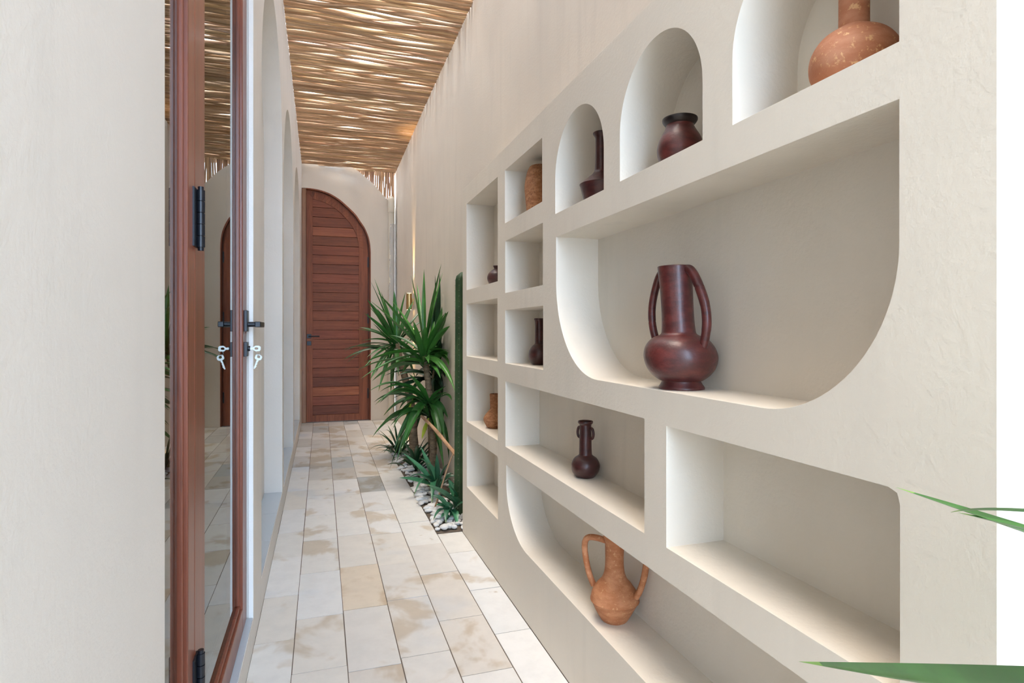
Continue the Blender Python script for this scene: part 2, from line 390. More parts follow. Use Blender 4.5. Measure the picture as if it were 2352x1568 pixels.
# ---------------------------------------------------------------- shelf wall with niches
blk = MB().box(0.705, 0.8535, 0.449, 3.01, FZ, 0.741).build('niche_shelf_wall', PLR, smooth=False)
def rect(y0, y1, z0, z1): return [(y0, z0), (y1, z0), (y1, z1), (y0, z1)]
N = [rect(2.368, 2.925, 0.211, 0.650), rect(2.372, 2.923, -0.125, 0.140), rect(2.366, 2.921, -0.458, -0.193), rect(2.364, 2.919, -0.790, -0.526),
     rect(1.845, 2.266, 0.436, 0.650), rect(1.839, 2.262, 0.155, 0.364), rect(1.836, 2.262, -0.128, 0.086),
     rect(1.189, 2.259, -0.463, -0.200),
     [(1.099, -0.464), (1.099, -0.203), (0.580, -0.203), (0.567, -0.208), (0.563, -0.222), (0.563, -0.464)],
     [(1.393, 0.372), (1.729, 0.372)]+arc(1.561, 0.480, 0.168, 0.168, 0, 180, 36),
     [(0.973, 0.372), (1.305, 0.372)]+arc(1.139, 0.487, 0.166, 0.166, 0, 180, 36),
     [(0.564, 0.372), (0.885, 0.372)]+arc(0.7245, 0.490, 0.1605, 0.160, 0, 180, 36),
     [(0.564, 0.298), (1.722, 0.298)]+arc(1.432, 0.160, 0.290, 0.290, 0, -90, 24)+arc(0.812, 0.115, 0.248, 0.243, -90, -180, 24),
     [(0.564, -0.535), (2.247, -0.535)]+arc(2.0, -0.60, 0.247, 0.202, 0, -90, 24)+[(0.564, -0.802)]]
cut(blk, [cutter(p, 0.6, 0.8515) for p in N])
md = blk.modifiers.new('bevel', 'BEVEL'); md.width = 0.003; md.segments = 2; md.limit_method = 'ANGLE'; md.angle_limit = math.radians(50)
tagp(blk, 'cream plaster shelf wall with arched, rectangular and round-cornered niches along the right side', 'shelf')

# ---------------------------------------------------------------- vases
def smooth_prof(P, n=5):
    return [(max(0, p.x), p.y) for p in spline([(a, b, 0) for a, b in P], n)]
def vessel(name, label, cat, loc, prof, mat, rim=None, thick=0.004, lean=0, leanang=0, wob=0.03, group=None, handles=(), body='body', depth=0.6):
    t = thing(name, label, cat, loc, 0, group)
    P = [(0, 0)]+smooth_prof(prof); top = P[-1]
    nin = max(3, int(len(P)*depth)); inner = [(max(0.002, r-thick), z) for r, z in P[-nin:]][::-1]
    inner[0] = (top[0]-thick*0.8, top[1]-0.0005)
    P2 = P+[(top[0]-thick*0.3, top[1]+0.0015)]+inner+[(0, inner[-1][1])]
    MB().lathe(P2, 56, lean, leanang, wob).build(body, mat, t, angle=50)
    if rim: MB().lathe(rim, 48, lean, leanang, wob*0.4).build('rim', CLK, t, angle=50)
    for hp, hr, hm in handles:
        Q = spline(hp, 8); MB().tube(Q, hr, 12).build('handle', hm, t, angle=60)
    return t
def hdir(er, ed):        # horizontal direction from its right/away components
    c, s = math.cos(YAW), math.sin(YAW); return Vector((er*c+ed*s, -er*s+ed*c, 0))

# tall two-handled maroon jug
e = hdir(0.50, -0.866)
def hpts(e, L, lean=(0, 0, 0)): return [e*r+Vector((lean[0]*z, lean[1]*z, z)) for r, z in L]
ln = 0.085; la = math.radians(95); lv = (ln*math.cos(la), ln*math.sin(la))
hl = [(0.028, 0.268), (0.046, 0.264), (0.064, 0.235), (0.080, 0.190), (0.083, 0.150), (0.076, 0.115), (0.066, 0.088)]
vessel('jug', 'tall glossy maroon jug with two curved handles in the wide round-cornered niche', 'jug', (0.772, 1.141, -0.1285),
       [(0.050, 0), (0.050, 0.004), (0.045, 0.012), (0.043, 0.018), (0.049, 0.020), (0.064, 0.031), (0.075, 0.046), (0.0808, 0.064), (0.0812, 0.078), (0.077, 0.093), (0.067, 0.107), (0.053, 0.117), (0.0405, 0.122), (0.037, 0.135), (0.0355, 0.18), (0.0365, 0.23), (0.039, 0.272), (0.0395, 0.276)],
       CLM, lean=ln, leanang=la, thick=0.006, wob=0.02,
       handles=[(hpts(e, hl, lv), [0.0105]*25+[0.010]*12+[0.0095]*12, CLM), (hpts(-e, hl, lv), 0.009, CLM)])
# terracotta amphora
e = hdir(0.807, -0.59)
hl = [(0.024, 0.214), (0.055, 0.216), (0.083, 0.211), (0.094, 0.190), (0.090, 0.148), (0.078, 0.105), (0.064, 0.078)]
hr = [0.0086]*49
vessel('amphora', 'orange terracotta amphora with two square-shouldered handles in the lowest long niche', 'vase', (0.777, 1.470, -0.802),
       [(0.034, 0), (0.040, 0.008), (0.052, 0.028), (0.064, 0.052), (0.068, 0.057), (0.0665, 0.062), (0.062, 0.080), (0.048, 0.100), (0.035, 0.115), (0.028, 0.135), (0.0255, 0.165), (0.026, 0.205), (0.028, 0.222), (0.033, 0.240), (0.034, 0.246)],
       CLT, wob=0.03, thick=0.005, handles=[(hpts(e, hl), hr, CLT), (hpts(-e, hl), hr, CLT)])
# small bottle with ring ears
e = hdir(0.72, -0.69)
hl = [(0.018, 0.158), (0.027, 0.155), (0.031, 0.141), (0.028, 0.127), (0.018, 0.122)]
vessel('bottle', 'small dark maroon bottle with two ring ears in the long middle niche', 'bottle', (0.800, 1.708, -0.463),
       [(0.024, 0), (0.030, 0.003), (0.041, 0.016), (0.0455, 0.032), (0.044, 0.046), (0.036, 0.060), (0.0235, 0.069), (0.0205, 0.076), (0.0195, 0.11), (0.0185, 0.16), (0.019, 0.167), (0.0235, 0.172), (0.024, 0.177)],
       CLD, wob=0.02, handles=[(hpts(e, hl), 0.0042, CLD), (hpts(-e, hl), 0.0042, CLD)])
vessel('pot', 'squat maroon pot with a flared blackened rim in the middle arched niche', 'pot', (0.780, 1.160, 0.372),
       [(0.034, 0), (0.041, 0.006), (0.050, 0.030), (0.0515, 0.048), (0.046, 0.068), (0.036, 0.086), (0.031, 0.097), (0.032, 0.103), (0.0335, 0.108)],
       CLM, rim=smooth_prof([(0.030, 0.098), (0.034, 0.101), (0.0385, 0.107), (0.0395, 0.111), (0.0385, 0.114), (0.034, 0.113), (0.030, 0.106), (0.027, 0.095)], 3), wob=0.02)
vessel('bottle', 'dark maroon long-necked bottle with a sharp shoulder in the arched niche furthest back', 'bottle', (0.782, 1.560, 0.372),
       [(0.046, 0), (0.048, 0.003), (0.056, 0.030), (0.063, 0.055), (0.0645, 0.0585), (0.062, 0.061), (0.042, 0.078), (0.025, 0.092), (0.0195, 0.105), (0.0178, 0.14), (0.0175, 0.185), (0.0185, 0.198), (0.024, 0.206), (0.025, 0.210)],
       CLD, wob=0.02)
vessel('vase', 'pinkish terracotta vase with broad flattened body and tall neck in the largest arched niche', 'vase', (0.782, 0.700, 0.372),
       [(0.036, 0), (0.046, 0.005), (0.059, 0.022), (0.0632, 0.042), (0.060, 0.061), (0.048, 0.079), (0.030, 0.091), (0.0225, 0.095), (0.0215, 0.102), (0.0212, 0.14), (0.0215, 0.19), (0.025, 0.215)],
       CLP, wob=0.02)
vessel('jar', 'rough speckled orange barrel-shaped jar in the top square niche', 'jar', (0.783, 2.070, 0.436),
       [(0.042, 0), (0.046, 0.004), (0.053, 0.030), (0.0585, 0.075), (0.0585, 0.110), (0.052, 0.155), (0.042, 0.178), (0.038, 0.183)],
       CLR, wob=0.05, thick=0.007)
vessel('pot', 'tiny round maroon pot with narrow mouth in the tall niche at far end', 'pot', (0.785, 2.655, 0.211),
       [(0.024, 0), (0.032, 0.006), (0.042, 0.028), (0.044, 0.045), (0.038, 0.062), (0.024, 0.076), (0.013, 0.083), (0.012, 0.088), (0.015, 0.094), (0.017, 0.097)],
       CLD, wob=0.02)
vessel('bottle', 'dark maroon round bottle with a straight tall neck in the small square niche below centre', 'bottle', (0.798, 2.118, -0.128),
       [(0.022, 0), (0.030, 0.004), (0.040, 0.022), (0.042, 0.040), (0.038, 0.058), (0.026, 0.074), (0.0178, 0.082), (0.0172, 0.10), (0.017, 0.15), (0.018, 0.168), (0.0205, 0.174), (0.0205, 0.177)],
       CLD, wob=0.015)
vessel('vase', 'small rust-orange vase with a squat body and wide neck in the far column of niches', 'vase', (0.790, 2.690, -0.458),
       [(0.034, 0), (0.040, 0.004), (0.053, 0.026), (0.058, 0.042), (0.053, 0.058), (0.038, 0.076), (0.029, 0.086), (0.026, 0.095), (0.0265, 0.13), (0.028, 0.155), (0.0275, 0.160)],
       CLR, wob=0.04)

# ---------------------------------------------------------------- far arched door
d1 = thing('door_1', 'dark reddish wooden door with arched top and horizontal planks at the corridor end', 'door', (0.17, 7.13, FZ)); d1['kind'] = 'structure'
def L1(x, z): return (x-0.17, z-FZ)
def inset(pts, dx, dz): return [(p[0]-dx*(0.15+0.85*min(1, max(0, (p[0]+0.2)/0.6))), p[1]-dz*(1-0.9*min(1, max(0, (p[0]+0.2)/0.75))**3)) for p in pts]
Dl = [p for p in inset(Dout, 0.034, 0.03) if p[0] > -0.165]
Dinn = [(p.x, p.y) for p in spline([(-0.096, 1.526, 0), (-0.032, 1.516, 0), (0.041, 1.492, 0), (0.133, 1.445, 0), (0.226, 1.374, 0), (0.319, 1.272, 0), (0.385, 1.159, 0), (0.414, 1.063, 0), (0.423, 0.96, 0)], 4)]
frp = [(-0.212, FZ+0.004)]+Dout[0:1]+Dout[1:]+[(0.556, FZ+0.004)]
f = MB(); f.prism([L1(*p) for p in frp], 'y', 0.055, 0.11); f.build('door_frame', WD, d1, smooth=False)
f = MB(); f.box(-0.214-0.17, -0.166-0.17, 0.004, 0.06, 0.003, 1.64-FZ); f.build('jamb', WDF, d1, smooth=False, bevel=0.003)
f = MB()
f.prism([L1(*p) for p in Dout[2:]+[(0.557, FZ+0.003)]+[(0.545, FZ+0.003)]+[(p[0]-0.012, p[1]-0.012) for p in Dout[2:]][::-1]], 'y', -0.004, 0.06)
f.build('jamb', WD, d1, smooth=False)
f = MB()
outl = [(-0.163, Dl[0][1]-0.003)]+Dl
f.prism([L1(-0.163, FZ+0.008), L1(-0.095, FZ+0.008), L1(-0.095, 1.54), L1(-0.163, outl[0][1])], 'y', 0.02, 0.06)
m_ = 24
def resample(P, n):
    V = [Vector((a, b)) for a, b in P]; D = [0]
    for a, b in zip(V, V[1:]): D.append(D[-1]+(b-a).length)
    out = []
    for k in range(n+1):
        s_ = D[-1]*k/n; i = 0
        while i < len(D)-2 and D[i+1] < s_: i += 1
        u = (s_-D[i])/max(1e-9, D[i+1]-D[i]); q = V[i].lerp(V[i+1], min(1, u)); out.append((q.x, q.y))
    return out
outr = resample([p for p in outl if p[0] >= -0.1], m_); innr = resample(Dinn, m_)
f.strip([L1(*p) for p in outr], [L1(*p) for p in innr], 0.02, 0.06)
f.strip([L1(outr[-1][0], outr[-1][1]), L1(outr[-1][0], FZ+0.008)], [L1(innr[-1][0], innr[-1][1]), L1(innr[-1][0], FZ+0.008)], 0.02, 0.06)
f.prism([L1(-0.095, FZ+0.008), L1(0.423, FZ+0.008), L1(0.423, -0.966), L1(-0.095, -0.966)], 'y', 0.021, 0.06)
f.build('stile_frame', WD, d1, smooth=False, bevel=0.0015)
zs = [1.53, 1.434, 1.323, 1.212, 1.104, 0.995, 0.886, 0.778, 0.67, 0.561, 0.452, 0.344, 0.239, 0.125, 0.015, -0.091, -0.204, -0.312, -0.423, -0.53, -0.641, -0.749, -0.857, -0.966]
def xin(z):
    if z <= 0.96: return 0.423
    for a, b in zip(Dinn, Dinn[1:]):
        if b[1] <= z <= a[1]: return a[0]+(b[0]-a[0])*(a[1]-z)/max(1e-9, a[1]-b[1])
    return -0.05
f = MB()
for i, (zt, zb) in enumerate(zip(zs, zs[1:])):
    zt -= 0.003; zb += 0.003; k = random.uniform(0.8, 1.12); tc = (k, k*random.uniform(0.92, 1), k*random.uniform(0.9, 1.05))
    if i == 20: tc = (1.5, 1.6, 1.5)
    if i in (19, 22): tc = (0.72, 0.68, 0.7)
    if i == 3: tc = (1.25, 1.3, 1.3)
    R = [(xin(zt+(zb-zt)*q/4)+0.004, zt+(zb-zt)*q/4) for q in range(5)]
    f.prism([L1(-0.097, zb), L1(-0.097, zt)]+[L1(*p) for p in R], 'y', 0.03, 0.058, tc)
f.build('plank_panel', WDH, d1, smooth=False, bevel=0.0012)
for z in (0.82, 0.155, -0.73):
    MB().box(0.520-0.17, 0.532-0.17, 0.008, 0.03, z-0.06-FZ, z+0.06-FZ).build('hinge', BLK, d1, smooth=False, bevel=0.002)
hd = MB().box(-0.157-0.17, -0.110-0.17, 0.010, 0.02, -0.078-FZ, -0.030-FZ).build('door_handle', BLK, d1, smooth=False, bevel=0.002)
MB().tube([(-0.135-0.17, 0.012, -0.055-FZ), (-0.135-0.17, -0.035, -0.055-FZ), (-0.02-0.17, -0.038, -0.055-FZ)], 0.0075, 10).build('lever', BLK, hd)
MB().box(-0.157-0.17, -0.110-0.17, 0.012, 0.02, -0.160-FZ, -0.112-FZ).build('lock_plate', BLK, d1, smooth=False, bevel=0.002)

# ---------------------------------------------------------------- glazed door on the left
d2 = thing('door_2', 'reddish wooden glazed door with black handle in the left wall', 'door', (-0.25, 1.7, FZ)); d2['kind'] = 'structure'
def L2(m, x0, x1, y0, y1, z0, z1): return m.box(x0+0.25, x1+0.25, y0-1.7, y1-1.7, z0-FZ, z1-FZ)
xf, xg = -0.235, -0.250; ZB, ZT = -0.948, 1.44
f = MB(); L2(f, -0.30, xf, 1.283, 1.386, ZB, ZT); f.build('hinge_stile', WDG, d2, smooth=False, bevel=0.002)
f = MB(); L2(f, -0.30, xf, 2.018, 2.120, ZB, ZT); L2(f, -0.27, -0.243, 2.010, 2.018, -0.86, ZT-0.1); f.build('lock_stile', WDG, d2, smooth=False, bevel=0.0025)
f = MB(); L2(f, -0.30, xf, 1.386, 2.018, ZB, -0.872); L2(f, -0.30, -0.242, 1.386, 2.018, -0.872, -0.860); f.build('bottom_rail', WDG, d2, smooth=False, bevel=0.0025)
f = MB(); L2(f, -0.30, xf, 1.386, 2.018, ZT-0.1, ZT); f.build('top_rail', WDG, d2, smooth=False, bevel=0.002)
f = MB(); L2(f, -0.256, xg, 1.386, 2.018, -0.86, ZT-0.09); f.build('glass_pane', GLS, d2, smooth=False)
# fixed sidelight and post left of it
w1 = thing('window_1', 'fixed glazed sidelight with reddish wooden post between the near wall and the glazed door', 'window', (-0.25, 1.1, FZ)); w1['kind'] = 'structure'
def L3(m, x0, x1, y0, y1, z0, z1): return m.box(x0+0.25, x1+0.25, y0-1.1, y1-1.1, z0-FZ, z1-FZ)
f = MB(); L3(f, -0.30, xf, 1.222, 1.281, ZB, ZT); L3(f, -0.285, -0.242, 1.214, 1.222, ZB, ZT); f.build('post', WDG, w1, smooth=False, bevel=0.0025)
f = MB(); L3(f, -0.30, xf, 0.968, 1.222, ZB, -0.872); L3(f, -0.30, xf, 0.968, 1.222, ZT-0.1, ZT); f.build('rail', WDG, w1, smooth=False, bevel=0.002)
f = MB(); L3(f, -0.256, -0.250, 0.968, 1.206, -0.872, ZT-0.1); f.build('glass_pane', GLS, w1, smooth=False)
for z0, z1 in ((0.165, 0.279), (-0.75, -0.633)):
    f = MB(); L2(f, xf-0.002, xf+0.003, 1.262, 1.302, z0, z1)
    n = 5
    for k in range(n):
        a = z0+(z1-z0)*k/n+0.001; b = z0+(z1-z0)*(k+1)/n-0.001
        f.tube([(xf+0.009+0.25, 1.292-1.7, a-FZ), (xf+0.009+0.25, 1.292-1.7, b-FZ)], 0.0078, 14)
    f.tube([(xf+0.009+0.25, 1.292-1.7, z0-0.006-FZ), (xf+0.009+0.25, 1.292-1.7, z1+0.006-FZ)], 0.0055, 12)
    f.build('hinge', BLK, d2, angle=40)
f = MB(); L2(f, xf, xf+0.010, 2.046, 2.096, 0.000, 0.068); hd = f.build('door_handle', BLK, d2, smooth=False, bevel=0.0015)
f = MB(); f.tube([(xf+0.25, 2.072-1.7, 0.023-FZ), (xf+0.034+0.25, 2.072-1.7, 0.023-FZ)], 0.0085, 14)
f.box(xf+0.030+0.25, xf+0.048+0.25, 2.062-1.7, 2.20-1.7, 0.014-FZ, 0.032-FZ)
f.build('lever', BLK, hd, angle=40, bevel=0.002)
f = MB(); L2(f, xf, xf+0.010, 2.046, 2.094, -0.080, -0.034); f.tube([(xf+0.25, 2.07-1.7, -0.055-FZ), (xf+0.016+0.25, 2.07-1.7, -0.055-FZ)], 0.0085, 14); f.build('lock_plate', BLK, d2, angle=40, bevel=0.001)
# keys hanging in that lock
kx, ky, kz = xf+0.016, 2.07, -0.055
kt = thing('key_ring', 'two silver keys hanging from the lock of the glazed door', 'keys', (kx, ky, kz))
def bow(f, cx, cz, w, h, rot):
    c_, s_ = math.cos(rot), math.sin(rot)
    def T(p): return (cx+p[0]*c_-p[1]*s_, cz+p[0]*s_+p[1]*c_)
    o_ = [(-w, -h*0.6), (-w*0.6, -h), (w*0.6, -h), (w, -h*0.5), (w, h*0.5), (w*0.6, h), (-w*0.6, h), (-w, h*0.6)]
    i_ = [(x*0.42, z*0.5+h*0.22) for x, z in o_]
    for k in range(8):
        a, b = k, (k+1) % 8
        f.prism([T(o_[a]), T(o_[b]), T(i_[b]), T(i_[a])], 'y', -0.0012, 0.0012)
    return T
f = MB(); f.box(0.0, 0.013, -0.001, 0.001, -0.0035, 0.0035); bow(f, 0.021, 0.0, 0.009, 0.0105, math.radians(90)); f.build('key', NIC, kt, smooth=False)
f = MB(); f.tube([(0.024+0.007*math.sin(a*math.pi/8), 0.002*math.cos(a*math.pi/8), -0.015+0.007*math.cos(a*math.pi/8)) for a in range(17)], 0.0006, 6, caps=False); f.build('ring', NIC, kt)
f = MB(); T = bow(f, 0.025, -0.029, 0.0105, 0.0085, math.radians(-18))
f.prism([T(p) for p in [(-0.003, -0.008), (0.003, -0.008), (0.0035, -0.014), (0.0015, -0.018), (0.0035, -0.022), (0.0015, -0.026), (0.0035, -0.030), (0.000, -0.040), (-0.003, -0.038)]], 'y', -0.001, 0.001)
f.build('key', NIC, kt, smooth=False)

# ---------------------------------------------------------------- sconce, downpipe, film
sc = thing('wall_sconce', 'brass cylinder up-and-down wall light on the right wall behind the spiky plant', 'wall light', (0.854, 5.72, 0.29))
MB().tube([(-0.045, 0, -0.078), (-0.045, 0, 0.078)], 0.0275, 24).build('shade', BRS, sc, angle=40)
MB().box(-0.020, -0.001, -0.02, 0.02, -0.03, 0.03).build('bracket', BRS, sc, smooth=False, bevel=0.002)
EM, t_, b_ = newmat('lamp_lens'); b_.inputs['Emission Color'].default_value = (1, 0.72, 0.35, 1); b_.inputs['Emission Strength'].default_value = 12; b_.inputs['Base Color'].default_value = (1, 0.8, 0.5, 1)
for z in (0.0785, -0.0785):
    MB().tube([(-0.045, 0, z-0.001), (-0.045, 0, z+0.001)], 0.02, 20).build('lens', EM, sc)
for z, rx in ((0.084, math.pi), (-0.084, 0)):
    l = bpy.data.lights.new('sconce_beam', 'SPOT'); l.energy = 60; l.color = (1.0, 0.66, 0.28); l.spot_size = math.radians(26); l.spot_blend = 1.0; l.shadow_soft_size = 0.01
    o = bpy.data.objects.new('sconce_beam', l); C.objects.link(o); o.parent = sc; o.location = (-0.045, 0, z); o.rotation_euler = (rx, math.radians(6 if rx == 0 else -6)*-1, 0)

dp = thing('downpipe', 'beige plastic downpipe in the far corner beside the arched door', 'pipe', (0.79, 7.075, FZ))
f = MB(); f.tube([(0, 0, 0.01), (0, 0, 2.55)], 0.034, 24); f.build('pipe', PVC, dp, angle=50)
f = MB(); f.tube([(0, 0, 2.46), (0, 0, 2.575), (0, 0.006, 2.60), (0, 0.022, 2.622), (0, 0.05, 2.63), (0, 0.09, 2.632)], 0.0385, 24); f.build('elbow', PVC, dp, angle=50)
f = MB(); n = 60; rows = []
for i in range(n+1):
    z = 0.9+(2.32-0.9)*i/n; R = []
    for k in range(16):
        a = math.radians(-150+k*13.5); w = 0.043+0.012*(1-i/n)+0.010*mnoise.noise(Vector((a*2.2, z*9, 1.3)))+0.005*mnoise.noise(Vector((a*6, z*30, 4.3)))
        R.append(f.bm.verts.new((math.cos(a)*w*0.9+0.006, math.sin(a)*w, z)))
    rows.append(R)
for A, B in zip(rows, rows[1:]):
    for k in range(15): f.bm.faces.new((A[k], A[k+1], B[k+1], B[k]))
o = f.build('plastic_film', FILM, None, angle=180, loc=(0.795, 7.075, FZ))
tagp(o, 'crinkled clear plastic film wrapped round the beige downpipe', 'plastic film')

# ---------------------------------------------------------------- planting bed
struct_soil = MB().box(0.572, 0.853, 3.02, 5.56, FZ-0.004, FZ+0.004).build('soil', SOIL, smooth=False)
tagp(struct_soil, 'dark soil of the narrow planting bed along the right wall', 'soil', kind='stuff')
bm = bmesh.new(); peb = []
for q in range(5):
    bm = bmesh.new(); bmesh.ops.create_icosphere(bm, subdivisions=3, radius=1)
    for v in bm.verts:
        v.co *= 1+0.28*mnoise.noise(v.co*0.9+Vector((q*7, 0, 0)))
        v.co = Vector((v.co.x*0.021*(1+0.25*math.sin(q)), v.co.y*0.015, v.co.z*0.010))
    me = bpy.data.meshes.new('pebble'); bm.to_mesh(me); bm.free(); me.materials.append(STONE)
    me.polygons.foreach_set('use_smooth', [True]*len(me.polygons)); peb.append(me)
pts = []
for k in range(4000):
    if len(pts) >= 300: break
    y = 3.035+(5.5-3.035)*random.random()**1.25; x = random.uniform(0.574, 0.838)
    lay = 0
    if any((x-a)**2+(y-b)**2 < 0.021**2 for a, b in pts): continue
    pts.append((x, y))
for i, (x, y) in enumerate(pts):
    o = bpy.data.objects.new('pebble', peb[i % 5]); C.objects.link(o); sc_ = random.uniform(0.9, 1.5)
    o.location = (x, y, 0.004+0.010*sc_+random.uniform(0, 0.004)); o.rotation_euler = (random.uniform(-0.3, 0.3), random.uniform(-0.3, 0.3), random.uniform(0, 6.28)); o.scale = (sc_,)*3
    tagp(o, 'smooth white pebble lying in the narrow planting bed', 'pebble', 'white pebbles in the planting bed')

# a point at distance y down the corridor in the direction of an image position
def at(u, v, y):
    du = u-1176; c, s = math.cos(YAW), math.sin(YAW); rx, ry, rz = 1350*s+du*c, 1350*c-du*s, 761-v
    t = y/ry; p = Vector((t*rx, y, t*rz)); p.x = min(p.x, 0.835); return p
def foliage(root_loc, crown, tips, name, mat, parent, w=0.045, base_t=(1, 1, 1), droop=0.10, extra=0, elen=0.4, spread=(-0.3, 1.2), tip=(0.9, 0.62, 0.4), zmin=FZ+0.02):
    f = MB(); R = Vector(root_loc)
    for tpl in tips:
        u, v, y = tpl[:3]; ww = tpl[3] if len(tpl) > 3 else w
        P2 = at(u, v, y); c0 = Vector(crown); d = P2-c0
        mid = c0+d*0.5+Vector((0, 0, droop*d.length*1.2 if d.z < 0.3*d.length else 0.02))
        k = random.uniform(0.8, 1.35)
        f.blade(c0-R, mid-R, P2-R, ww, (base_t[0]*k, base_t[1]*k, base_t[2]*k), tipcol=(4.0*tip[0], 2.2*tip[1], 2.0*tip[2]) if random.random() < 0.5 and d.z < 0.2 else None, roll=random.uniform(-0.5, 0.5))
    for i in range(extra):
        a = random.uniform(0, 2*math.pi); el = random.uniform(*spread); L = elen*random.uniform(0.7, 1.15)
        c0 = Vector(crown)+Vector((0, 0, random.uniform(-0.10, 0.0)))
        d = Vector((math.cos(a)*math.cos(el), math.sin(a)*math.cos(el), math.sin(el)))
        P2 = c0+d*L+Vector((0, 0, -L*0.25*max(0, 1-el)))
        if P2.x > 0.845: P2.x = 0.845-random.uniform(0, 0.03)
        P2.z = max(P2.z, zmin)
        mid = c0+d*L*0.55+Vector((0, 0, droop*L*0.8)); mid.x = min(mid.x, 0.84)
        k = random.uniform(0.6, 1.1)
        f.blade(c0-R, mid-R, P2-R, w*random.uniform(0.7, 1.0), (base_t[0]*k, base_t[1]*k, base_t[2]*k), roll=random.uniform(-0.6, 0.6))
    return f.build(name, mat, parent, angle=180, recalc=False)

# central yucca
cM = at(975, 812, 4.2); base = Vector((0.74, 4.12, FZ+0.004))
p = thing('yucca', 'tall spiky green yucca with upright bright leaves on a ringed trunk beside the cactus', 'plant', base)
MB().tube(spline([(0, 0, 0.0), (0.012, 0.0, 0.25), (0.0, 0.02, 0.50), (cM.x-base.x+0.012, cM.y-base.y, 0.80), (cM.x-base.x, cM.y-base.y, cM.z-base.z+0.02)], 10), [0.026+0.003*(i % 2)-0.0002*i for i in range(41)], 12).build('trunk', BRK, p, angle=80)
foliage(base, cM, [(944, 632, 4.2, .060), (974, 618, 4.3, .034), (1014, 605, 4.15, .05), (1021, 626, 4.2, .045), (958, 650, 4.6, .03), (1042, 718, 4.1, .05), (1050, 805, 4.0, .05), (1052, 850, 4.1, .05), (866, 670, 4.1), (880, 720, 4.2), (850, 690, 4.0), (835, 833, 3.9, .06), (828, 870, 4.0, .05), (900, 690, 4.6)],
        'foliage', LF, p, w=0.055, extra=40, elen=0.42, spread=(-0.2, 1.1), base_t=(1.15, 1.15, 1.0))
cD = at(984, 925, 4.1)
foliage(base, cD, [(1021, 1006, 3.9, .075), (924, 1032, 3.9, .065), (939, 858, 3.75, .06), (1027, 885, 3.9, .05), (868, 925, 3.9, .06), (872, 900, 4.0, .05), (861, 930, 4.0), (880, 955, 4.1), (905, 965, 4.1), (1050, 900, 4.0), (1052, 960, 4.0), (1018, 975, 4.2), (940, 1000, 4.2), (846, 900, 4.0, .05), (902, 985, 4.3)],
        'foliage', LF, p, w=0.055, base_t=(0.8, 0.9, 0.9), droop=0.35, extra=30, elen=0.36, spread=(-0.9, 0.6))
f = MB(); q = [at(938, 945, 4.0), at(975, 965, 3.95)]
f.blade(at(950, 915, 4.1)-base, at(936, 950, 4.1)-base, at(935, 985, 4.05)-base, 0.03, (1, 1, 1)); f.blade(at(985, 960, 4.05)-base, at(975, 990, 4.0)-base, at(969, 1008, 3.95)-base, 0.03, (1, 1, 1))
f.build('yellow_leaf', simple('yellowing_leaf', (0.42, 0.47, 0.04), 0.4), p, angle=180, recalc=False)['label'] = 'yellowing narrow leaves'

# yucca behind, nearer the door
cL = at(910, 790, 4.85); base = Vector((0.72, 4.72, FZ+0.004))
p = thing('yucca', 'smaller yucca with leaves fanning left across the arched door', 'plant', base)
MB().tube(spline([(0, 0, 0.0), (-0.02, 0.0, 0.2), (-0.03, 0.03, 0.45), (cL.x-base.x, cL.y-base.y, cL.z-base.z)], 10), [0.042-0.0006*i for i in range(31)], 12).build('trunk', BRK, p, angle=80)
foliage(base, cL, [(875, 670, 4.9, .03), (905, 666, 4.9, .05), (932, 669, 4.9, .045), (852, 647, 4.8, .035), (843, 687, 4.7, .05), (845, 700, 4.8, .04), (837, 719, 4.7), (820, 756, 4.6, .035), (829, 783, 4.6, .035), (843, 820, 4.7), (850, 872, 4.6), (869, 899, 4.6), (862, 860, 4.7), (835, 845, 4.6, .03), (950, 690, 5.0), (860, 640, 5.0, .02)],
        'foliage', LF, p, w=0.042, base_t=(0.8, 0.9, 0.9), extra=22, elen=0.42, spread=(-0.6, 1.0))
# dark yucca against the wall
cR = at(1012, 850, 4.5); base = Vector((0.80, 4.42, FZ+0.004))
p = thing('yucca', 'dark-leaved yucca standing against the right wall behind the cactus', 'plant', base)
MB().tube([(0, 0, 0.0), (-0.01, 0.02, 0.4), (cR.x-base.x, cR.y-base.y, cR.z-base.z)], [0.028, 0.024, 0.018], 12).build('trunk', BRK, p, angle=80)
foliage(base, cR, [(1028, 632, 4.5, .045), (1044, 630, 4.3, .045), (1041, 718, 4.3, .06), (1044, 760, 4.2, .06), (1020, 680, 4.5), (1035, 800, 4.2), (1045, 850, 4.2), (1005, 700, 4.6)],
        'foliage', LFD, p, w=0.055, extra=40, elen=0.40, spread=(-0.9, 1.1))

# cactus column
base = Vector((0.768, 3.30, FZ+0.004))
p = thing('cactus', 'tall dark green ribbed column cactus at the far end of the shelf wall', 'cactus', base)
f = MB(); n = 60; rings = []; NR = 42
for i in range(n+1):
    t = i/n; z = -0.01+1.40*t; r = 0.046*(1-0.06*t)*(1 if t < 0.965 else math.sqrt(max(0.02, 1-((t-0.965)/0.036)**2)))
    rings.append([f.bm.verts.new((0.012*t+r*(1-0.20*(0.5+0.5*math.cos(a*7)))*math.cos(a), r*(1-0.20*(0.5+0.5*math.cos(a*7)))*math.sin(a)+0.03*t, z)) for a in [2*math.pi*k/NR for k in range(NR)]])
for A, B in zip(rings, rings[1:]):
    f.paint([f.bm.faces.new((A[k], A[(k+1) % NR], B[(k+1) % NR], B[k])) for k in range(NR)], (1, 1, 1))
f.paint([f.bm.faces.new(rings[-1])], (1, 1, 1)); f.build('stem', CAC, p, angle=80)
f = MB()
